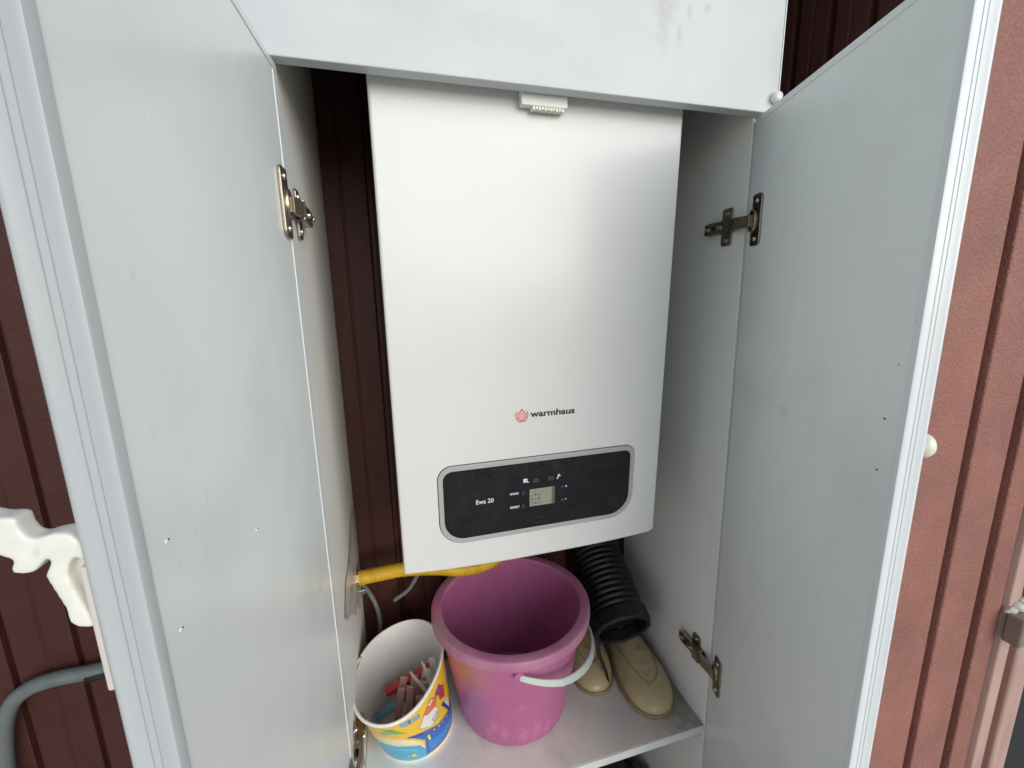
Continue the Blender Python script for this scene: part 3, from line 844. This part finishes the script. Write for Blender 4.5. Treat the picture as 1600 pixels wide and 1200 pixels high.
def bprof():
    out_ = [(0.0, 0.0), (BR - 0.016, 0.0), (BR - 0.006, 0.003), (BR - 0.001, 0.010), (BR + 0.002, 0.022)]
    for i in range(1, 13):
        t = i / 12
        out_.append((BR + 0.002 + (0.1345 - BR - 0.002) * t, 0.022 + (0.196 - 0.022) * t))
    out_ += [(0.1358, 0.201), (0.1332, 0.203), (0.1332, 0.214)]
    inn = [(0.1300, 0.214)]
    for i in range(1, 9):
        t = i / 8
        inn.append((0.1300 + (BR - 0.003 - 0.1300) * t, 0.21 + (0.012 - 0.21) * t))
    inn += [(BR - 0.012, 0.0055), (0.0, 0.005)]
    return out_ + inn
prof = bprof()
v, f = [], []
for (r_, h_) in prof:
    for k in range(N):
        a = 2 * pi * k / N
        v.append((r_ * cos(a), r_ * sin(a), h_))
for i in range(len(prof) - 1):
    for k in range(N):
        f.append((i * N + k, i * N + (k + 1) % N, (i + 1) * N + (k + 1) % N, (i + 1) * N + k))
bb = mesh('body', v, f, bmat, bk, local=True, auto=45)
rp_ = [(0.1285, 0.2135), (0.1288, 0.2200), (0.1296, 0.2212), (0.1315, 0.2216), (0.1440, 0.2214), (0.1464, 0.2206), (0.1474, 0.2188), (0.1478, 0.2065), (0.1474, 0.2040), (0.1458, 0.2035), (0.1446, 0.2050), (0.1435, 0.2140), (0.135, 0.2145)]
v, f = lathe(rp_, lambda a, b, h: (a, b, h), N, closed=True)
mesh('rim', v, f, rmat, bb, local=True, auto=60)
# handle: flat bail dropped on the right-hand side
A0, A1 = radians(-100), radians(80)
hv, hf = [], []
n_ = 60
for i in range(n_ + 1):
    t = i / n_
    a = A0 + (A1 - A0) * t
    lift = sin(pi * t)
    r_ = 0.1415 + 0.0125 * min(1, lift * 2.2)
    z_ = 0.190 - 0.048 * lift
    wv = 0.0045 + 0.0022 * min(1, lift * 1.2)
    tilt_ = 0.35
    for (u_, w_) in ((-1, -1), (1, -1), (1, 1), (-1, 1)):
        rr = r_ + u_ * 0.0016 + w_ * wv * sin(tilt_) * -1
        hv.append((rr * cos(a), rr * sin(a), z_ + w_ * wv * cos(tilt_)))
for i in range(n_):
    for j in range(4):
        hf.append((4 * i + j, 4 * i + (j + 1) % 4, 4 * i + 4 + (j + 1) % 4, 4 * i + 4 + j))
hf += [(3, 2, 1, 0), tuple(range(4 * n_, 4 * n_ + 4))]
hd = mesh('handle', hv, hf, MT['handle'], bk, local=True, bevel=0.0012, seg=2)
for a_ in (A0, A1):
    v, f = lathe([(0, 0), (0.009, 0), (0.008, 0.008), (0, 0.009)], lambda a, b, h: ((0.134 + h) * cos(a_) - a * sin(a_), (0.134 + h) * sin(a_) + a * cos(a_), 0.190 + b), 16)
    mesh('lug', v, f, bmat, bk, local=True, auto=40)
for a_ in (-22, -14, -6, 2):
    t = (radians(a_) - A0) / (A1 - A0)
    lift = sin(pi * t)
    z_ = 0.190 - 0.048 * lift
    r_ = 0.154 - 0.0018
    v, f = prism([(0.0055 * cos(q), 0.0036 * sin(q)) for q in [2 * pi * i / 14 for i in range(14)]],
                 lambda p, s: ((r_ - s - p[1] * .34) * cos(radians(a_) + p[0] / r_), (r_ - s - p[1] * .34) * sin(radians(a_) + p[0] / r_), z_ + p[1] * 0.94), 0.0, 0.0006)
    mesh('grip_slot', v, f, MT['handle_hole'], hd, local=True)

# ------------------------------------------------------------------ small printed tub
TX, TY = 0.0002, 0.1543
PH = -0.2916
TH_ = 0.168
def tsurf(u, vv, off=0.0):
    cx, cy = -0.0205 * vv, -0.0341 * vv
    a = 0.067 + 0.0029 * vv + off
    b = 0.067 + 0.0382 * vv + off
    X, Y = a * cos(u), b * sin(u)
    # dents: a squeezed cardboard tub
    k = 1 + 0.010 * vv * sin(3 * u + 0.7) + 0.006 * vv * sin(5 * u)
    X *= k
    Y *= k
    return (cx + X * cos(PH) - Y * sin(PH), cy + X * sin(PH) + Y * cos(PH), TH_ * vv + 0.004 * vv * vv * sin(2 * u + 1.0))
tb = thing('printed_tub', (TX, TY, ZS), 'small white tub with a yellow and blue ship print, holding clothes pegs', 'tub')
def poly_in(p, poly):
    x, y = p
    c = False
    j = len(poly) - 1
    for i in range(len(poly)):
        xi, yi = poly[i]
        xj, yj = poly[j]
        if (yi > y) != (yj > y) and x < (xj - xi) * (y - yi) / (yj - yi) + xi:
            c = not c
        j = i
    return c
YEL, SAND, SEA, HULL, DEEP = (0.80, 0.50, 0.01), (0.80, 0.66, 0.36), (0.045, 0.36, 0.60), (0.008, 0.13, 0.50), (0.004, 0.06, 0.32)
WHT, ORG, RED, PUR, GRN, TEL = (0.74, 0.72, 0.70), (0.70, 0.16, 0.05), (0.50, 0.03, 0.04), (0.22, 0.06, 0.28), (0.16, 0.34, 0.06), (0.16, 0.40, 0.62)
shapes = [
    (SAND, [(-2.3, .62), (-1.61, .70), (-1.3, .60), (-1.18, .53), (-1.0, .36), (-1.0, .2), (-2.3, .3)]),
    ((0.84, 0.72, 0.50), [(-1.75, .62), (-1.30, .57), (-1.08, .44), (-1.10, .40), (-1.5, .50), (-1.8, .54)]),
    (SEA, [(-2.6, .50), (-1.72, .49), (-1.35, .43), (-1.08, .33), (-1.0, .18), (-1.0, 0), (-2.6, 0)]),
    ((0.10, 0.48, 0.68), [(-1.9, .40), (-1.45, .37), (-1.15, .27), (-1.2, .24), (-1.5, .33), (-1.9, .36)]),
    (GRN, [(-1.62, .93), (-1.40, .89), (-1.17, .69), (-1.40, .80), (-1.75, .82), (-1.55, .86)]),
    ((0.24, 0.42, 0.10), [(-1.62, .86), (-1.42, .83), (-1.30, .73), (-1.45, .77), (-1.70, .76)]),
    (HULL, [(-1.22, .62), (-0.96, .56), (-0.52, .40), (0.0, .30), (0.4, .36), (0.9, .5), (0.9, .06), (-1.03, .06), (-0.98, .22), (-0.92, .36), (-1.12, .54)]),
    (DEEP, [(-1.24, .60), (-0.94, .53), (-0.90, .48), (-1.10, .53)]),
    ((0.02, 0.22, 0.62), [(-0.90, .30), (-0.5, .22), (0.0, .16), (0.9, .22), (0.9, .10), (-0.95, .10)]),
    (PUR, [(-0.86, .46), (-0.50, .34), (0.0, .25), (0.4, .29), (0.4, .275), (0.0, .23), (-0.50, .315), (-0.86, .42)]),
    (WHT, [(-0.94, .64), (-0.73, .80), (-0.50, .78), (-0.40, .60), (-0.48, .50), (-0.72, .50)]),
    ((0.50, 0.50, 0.56), [(-0.62, .58), (-0.46, .60), (-0.44, .52), (-0.60, .50)]),
    (ORG, [(-0.76, .79), (-0.53, .88), (-0.34, .78), (-0.46, .69), (-0.70, .73)]),
    ((0.80, 0.50, 0.36), [(-0.64, .84), (-0.52, .87), (-0.44, .82), (-0.56, .78)]),
    (RED, [(-0.28, .76), (-0.05, .74), (-0.10, .58), (-0.30, .66)]),
    (PUR, [(-0.40, .84), (-0.22, .86), (-0.12, .75), (-0.30, .74)]),
    (TEL, [(-1.21, .95), (-0.83, .88), (-0.83, .82), (-1.19, .86)]),
    ((0.06, 0.20, 0.42), [(-1.05, .92), (-1.02, .91), (-1.02, .845), (-1.05, .85)]),
    (WHT, [(-0.20, .52), (0.05, .50), (0.05, .34), (-0.12, .36)]),
    ((0.55, 0.62, 0.75), [(0.1, .70), (0.35, .78), (0.5, .5), (0.3, .42)]),
    (DEEP, [(-0.30, .56), (-0.22, .57), (0.0, .30), (-0.05, .29)]),
    ((0.78, 0.68, 0.20), [(-0.86, .40), (-0.80, .42), (-0.80, .30), (-0.86, .30)]),
]
for (u0, v0) in [(-0.66, .405), (-0.52, .365), (-0.38, .335), (-0.20, .30)]:
    shapes.append((WHT, [(u0 - .03, v0 - .012), (u0 + .03, v0 - .025), (u0 + .03, v0 - .005), (u0 - .03, v0 + .008)]))
fish = [(-1.30 + 0.095 * cos(t), 0.155 + 0.040 * sin(t)) for t in [2 * pi * i / 12 for i in range(12)]]
shapes.append(((0.74, 0.62, 0.04), fish))
shapes.append(((0.74, 0.62, 0.04), [(-1.40, .155), (-1.46, .20), (-1.46, .12)]))
shapes.append(((0.05, 0.05, 0.03), [(-1.26, .17), (-1.24, .17), (-1.24, .155), (-1.26, .155)]))
NU, NV = 640, 170
v = [tsurf(2 * pi * i / NU - pi, j / NV) for j in range(NV + 1) for i in range(NU)]
f = [(j * NU + i, j * NU + (i + 1) % NU, (j + 1) * NU + (i + 1) % NU, (j + 1) * NU + i) for j in range(NV) for i in range(NU)]
grid = [[-1] * NU for _ in range(NV)]
for k, (col_, poly) in enumerate(shapes):
    us, vv_ = [p[0] for p in poly], [p[1] for p in poly]
    for j in range(max(0, int(min(vv_) * NV) - 1), min(NV, int(max(vv_) * NV) + 2)):
        for i in range(max(0, int((min(us) + pi) / (2 * pi) * NU) - 1), min(NU, int((max(us) + pi) / (2 * pi) * NU) + 2)):
            if poly_in((2 * pi * (i + .5) / NU - pi, (j + .5) / NV), poly):
                grid[j][i] = k
INK = (0.02, 0.03, 0.08)
inked = set(range(6, len(shapes)))
me = bpy.data.meshes.new('tub_wall')
me.from_pydata(v, [], f)
ca_ = me.color_attributes.new('print', 'FLOAT_COLOR', 'CORNER')
data = []
for j in range(NV):
    for i in range(NU):
        k = grid[j][i]
        vv = (j + .5) / NV
        c = shapes[k][0] if k >= 0 else YEL
        nb = (grid[j][(i + 1) % NU], grid[min(j + 1, NV - 1)][i])
        if any(q != k and (q in inked or k in inked) for q in nb):
            c = INK
        if vv > 0.955 or vv < 0.03:
            c = (0.74, 0.73, 0.70)
        data += [*c, 1] * 4
ca_.data.foreach_set('color', data)
tm = bpy.data.materials.new('tub_print')
tm.use_nodes = True
at = tm.node_tree.nodes.new('ShaderNodeVertexColor')
at.layer_name = 'print'
tm.node_tree.links.new(at.outputs[0], tm.node_tree.nodes['Principled BSDF'].inputs['Base Color'])
tm.node_tree.nodes['Principled BSDF'].inputs['Roughness'].default_value = 0.3
tw = link('tub_wall', me, tm, tb, local=True, smooth=True)
tmat = mat('tub_white_card', (0.78, 0.755, 0.71), 0.45, var=0.08, vscale=14, specks=[((0.20, 0.16, 0.12), 190, 0.70, 0.76, 0.7)])
NI = 96
v = [tsurf(2 * pi * i / NI, j / 20, -0.0016) for j in range(21) for i in range(NI)]
f = [(j * NI + i, j * NI + (i + 1) % NI, (j + 1) * NI + (i + 1) % NI, (j + 1) * NI + i) for j in range(20) for i in range(NI)]
v += [(0, 0, 0.004)]
f += [(i, (i + 1) % NI, len(v) - 1) for i in range(NI)]
mesh('lining', v, f, tmat, tw, local=True, smooth=True)
# rolled rim, slit open on the left
rimp = [Vector(tsurf(u_, 1.0, 0.0004)) for u_ in [2 * pi * i / 120 for i in range(121)]]
def rimseg(a, b, lift):
    p = []
    for i in range(a, b + 1):
        q = rimp[i % 120].copy()
        t = (i - a) / max(1, b - a)
        q.z += 0.001 + lift * t
        q.x -= abs(lift) * 0.6 * t
        p.append(q)
    return sweep(p, 0.0024, 10)
V, F = merge(rimseg(66, 178, 0.0), rimseg(58, 65, 0.006))
mesh('rim', V, F, tmat, tb, local=True, smooth=True)
v, f = [], []
for i in range(9):
    q = rimp[57 + i]
    v += [(q.x - 0.001, q.y, q.z), (q.x - 0.003 - 0.0006 * i, q.y, q.z - 0.022 + 0.0026 * i)]
for i in range(8):
    f.append((2 * i, 2 * i + 1, 2 * i + 3, 2 * i + 2))
o = mesh('torn_flap', v, f, tmat, tb, local=True, smooth=True)
sd = o.modifiers.new('thick', 'SOLIDIFY')
sd.thickness = 0.0008

# clothes pegs: two levers and a spring each
def peg(label, a, b, m, roll=0.0, opening=0.10, width=0.0125):
    a, b = Vector(a), Vector(b)
    d = (b - a).normalized()
    L = 0.088
    th = 1.3
    mid = (a + b) / 2
    t = thing('clothes_peg', mid, label, 'clothes peg', 'clothes pegs in the tub')
    side = d.cross(Vector((0, 0, 1)))
    if side.length < 0.2:
        side = d.cross(Vector((1, 0, 0)))
    side.normalize()
    nrm = side.cross(d)
    s2 = side * cos(roll) + nrm * sin(roll)
    n2 = -side * sin(roll) + nrm * cos(roll)
    for sgn in (1, -1):
        prof = []
        for (x, y0, y1) in [(-0.5, 0.0008, 0.0040), (-0.42, 0.0006, 0.0056), (-0.15, 0.0010, 0.0068), (0.05, 0.0022, 0.0074), (0.30, 0.0052, 0.0092), (0.5, 0.0078, 0.0104)]:
            prof.append((x, y0, y1))
        poly = [(x * L, y1) for x, y0, y1 in prof] + [(x * L, y0) for x, y0, y1 in reversed(prof)]
        v, f = prism(poly, lambda p, q: tuple(mid + d * p[0] + s2 * p[1] * sgn * th + n2 * q), -width / 2, width / 2)
        mesh('lever', v, f, m, t, bevel=0.0008)
    hel = [mid + d * (0.02 * L) + s2 * (0.0044 * cos(q)) + d * (0.0044 * sin(q)) + n2 * (-width * 0.45 + width * 0.9 * q / (10 * pi)) for q in [10 * pi * i / 90 for i in range(91)]]
    v, f = sweep(hel, 0.0005, 5)
    mesh('spring', v, f, MT['screw'], t, smooth=True)
z_ = ZS
peg('red peg lying highest across the others in the tub', (-0.043, 0.163, z_ + 0.078), (0.029, 0.167, z_ + 0.098), MT['peg_red'], 1.2)
peg('teal peg lying slanted at the bottom left of the pegs', (-0.056, 0.132, z_ + 0.066), (0.004, 0.148, z_ + 0.082), MT['peg_blue'], 0.9)
peg('leftmost pink peg, standing upright in front of the red peg', (-0.032, 0.130, z_ + 0.042), (-0.019, 0.131, z_ + 0.112), MT['peg_pink'], 0.2)
peg('second pink peg from the left, standing upright in the tub', (-0.011, 0.126, z_ + 0.046), (-0.002, 0.126, z_ + 0.114), MT['peg_pink'], 0.4)
peg('small pink peg half hidden right of the other two pink pegs', (0.004, 0.122, z_ + 0.030), (0.009, 0.120, z_ + 0.098), MT['peg_pink'], 0.1)
peg('ivory peg leaning left between the pink pegs and the tub rim', (0.036, 0.124, z_ + 0.072), (0.013, 0.132, z_ + 0.128), MT['peg_white'], 0.9)
peg('ivory peg at the far right, against the tub wall', (0.046, 0.136, z_ + 0.066), (0.033, 0.140, z_ + 0.122), MT['peg_white'], 0.2)
peg('ivory peg leaning right, low among the pink pegs', (0.003, 0.138, z_ + 0.035), (0.018, 0.142, z_ + 0.100), MT['peg_white'], 0.5)
peg('pink peg leaning right at the back, under the red peg', (0.020, 0.118, z_ + 0.030), (0.026, 0.136, z_ + 0.096), MT['peg_pink'], 1.0)

# ------------------------------------------------------------------ rubber boots
def boot(label, toe, ang, Lf=0.255, k=1.0):
    """toe: point on the shelf; ang: heading from toe to heel (0 = straight back)"""
    t = thing('rubber_shoe', (toe[0], toe[1], ZS), label, 'shoe', 'pair of rubber shoes')
    t.rotation_euler = (0, 0, -ang)
    PINV[t.name] = Matrix()
    # sections along the foot: (s, half width, top height, centre offset, crest)
    sec = [(0.000, 0.010, 0.016, 0.0, 0.0), (0.006, 0.022, 0.027, 0.0, 0.0), (0.018, 0.033, 0.037, 0.0, 0.0), (0.040, 0.0425, 0.046, 0.001, 0.0), (0.070, 0.0465, 0.052, 0.002, 0.004),
           (0.100, 0.0455, 0.062, 0.002, 0.018), (0.130, 0.0415, 0.072, 0.001, 0.030), (0.155, 0.038, 0.076, 0.0, 0.034), (0.180, 0.0365, 0.074, 0.0, 0.02), (0.215, 0.036, 0.070, 0.0, 0.012), (0.245, 0.031, 0.06, 0, 0.006), (0.258, 0.018, 0.045, 0, 0.0)]
    K = 28
    V, F = [], []
    for (s, hw, ht, cx, cr) in sec:
        for i in range(K):
            a = 2 * pi * i / K
            ca2, sa2 = cos(a), sin(a)
            x = hw * (abs(ca2) ** 0.75) * (1 if ca2 >= 0 else -1)
            if sa2 >= 0:
                base = ht - cr
                z = base * (sa2 ** 0.8) + cr * max(0, sa2) ** 5
                z = 0.010 + z * (ht - 0.010) / ht
            else:
                z = 0.010 - 0.008 * abs(sa2) ** 0.5
            V.append((cx + x * k, s, z * k * 0.76))
    for j in range(len(sec) - 1):
        for i in range(K):
            F.append((j * K + i, j * K + (i + 1) % K, (j + 1) * K + (i + 1) % K, (j + 1) * K + i))
    F += [tuple(range(K)), tuple(range((len(sec) - 1) * K, len(sec) * K))]
    o = mesh('foot', V, F, MT['boot'], t, local=True, smooth=True)
    ss = o.modifiers.new('round', 'SUBSURF')
    ss.levels = 1
    ss.render_levels = 1
    def top(s, x):
        for (a, b) in zip(sec[:-1], sec[1:]):
            if a[0] <= s <= b[0]:
                q = (s - a[0]) / (b[0] - a[0])
                hw, ht, cx, cr = [a[i] + (b[i] - a[i]) * q for i in (1, 2, 3, 4)]
                u = min(1, abs(x) / hw) ** (1 / 0.75)
                sa = math.sqrt(max(0, 1 - u * u))
                z = (ht - cr) * sa ** 0.8 + cr * sa ** 5
                return (cx + x * k, s, (0.010 + z * (ht - 0.010) / ht) * k * 0.76)
    arc = [(0.150 - 0.108 * sin(pi * t) ** 0.8 * (1 if True else 0), 0.030 * cos(pi * t)) for t in [i / 24 for i in range(25)]]
    v, f = sweep([top(s, x) for s, x in arc], 0.0008, 6)
    mesh('vamp_seam', v, f, MT['boot_sole'], t, local=True, smooth=True)
    V, F = [], []
    pts = [(hw + 0.0025, s) for (s, hw, ht, cx, cr) in sec]
    outl = [(w_ * k, s - 0.002) for w_, s in pts] + [(-w_ * k, s - 0.002) for w_, s in reversed(pts)]
    v, f = prism(outl, lambda p, q: (p[0], p[1], q), 0.0004, 0.0085)
    mesh('sole', v, f, MT['boot_sole'], t, local=True, bevel=0.002)
    return t
boot('nearer beige rubber shoe, toe pointing out along the right cabinet wall', (0.4405, 0.034), radians(7), k=1.07)
boot('farther beige rubber shoe, half hidden behind the pink bucket', (0.352, 0.110), radians(8), k=0.98)

# ------------------------------------------------------------------ black corrugated hose leaning on the boots
hs = thing('corrugated_hose', (0.42, 0.15, -0.93), 'black corrugated drain hose with a faceted cuff lying over the beige shoes', 'hose')
h0, h1 = Vector((0.406, 0.118, -0.888)), Vector((0.420, 0.298, -0.798))
ax = (h1 - h0).normalized()
e1 = ax.cross(Vector((0, 0, 1))).normalized()
e2 = ax.cross(e1)
hax = lambda a, b, h: tuple(h0 + ax * h + e1 * a + e2 * b)
prof = []
Lh = (h1 - h0).length
s_ = 0.022
while s_ < Lh:
    prof += [(0.0555, s_), (0.0572, s_ + 0.0016), (0.0576, s_ + 0.0042), (0.0572, s_ + 0.0066), (0.0556, s_ + 0.0082), (0.0550, s_ + 0.0105)]
    s_ += 0.0122
back = [(0.050, Lh), (0.050, 0.02)]
v, f = lathe(prof + back, hax, 40, closed=True)
mesh('hose_body', v, f, MT['hose'], hs, smooth=True)
v, f = lathe([(0.0595, 0.0), (0.0615, 0.003), (0.0615, 0.028), (0.059, 0.0305), (0.0545, 0.0305), (0.049, 0.02), (0.0505, 0.0)], hax, 10, closed=True)
mesh('cuff', v, f, MT['hose'], hs, bevel=0.0015)
v, f = lathe([(0.0495, 0.028), (0.0495, 0.0281), (0.0, 0.06), (0.0, 0.0601)], hax, 24)
mesh('inner_plug', v, f, MT['tape'], hs)
sp = catmull([(0.358, 0.135, -0.905), (0.3600, 0.130, -0.935), (0.366, 0.126, -0.955), (0.374, 0.122, -0.978), (0.379, 0.118, ZS + 0.006)], 6)
v, f = sweep(sp, lambda i, s: 0.0042 - 0.0001 * i, 8, (1.2, .4, 1))
mesh('strap', v, f, MT['tape'], hs, smooth=True)

# ------------------------------------------------------------------ dark things under the shelf
cr = thing('storage_crate', (0.24, 0.15, -ZO), 'dark grey plastic crate on the ground below the shelf', 'crate')
zt = -1.33
for (x, y, nm) in (((0.05, 0.46), (0.02, 0.03), 'wall_panel'), ((0.05, 0.46), (0.27, 0.28), 'wall_panel'), ((0.05, 0.06), (0.0302, 0.2698), 'wall_panel'), ((0.45, 0.46), (0.0302, 0.2698), 'wall_panel')):
    box(nm, x, y, (-ZO + 0.01, zt), MT['crate'], cr, bevel=0.002)
box('lid', (0.045, 0.465), (0.015, 0.285), (zt + 0.0005, zt + 0.015), MT['crate'], cr, bevel=0.004)
box('base', (0.0602, 0.4498), (0.0302, 0.2698), (-ZO + 0.004, -ZO + 0.012), MT['crate'], cr, bevel=0.001)
pk = box('wooden_plank', (0.474, 0.494), (0.03, 0.17), (-ZO + 0.002, -1.30), MT['plank'], bevel=0.002)
pk['label'] = 'dark brown wooden plank standing beside the crate below the shelf'
pk['category'] = 'plank'
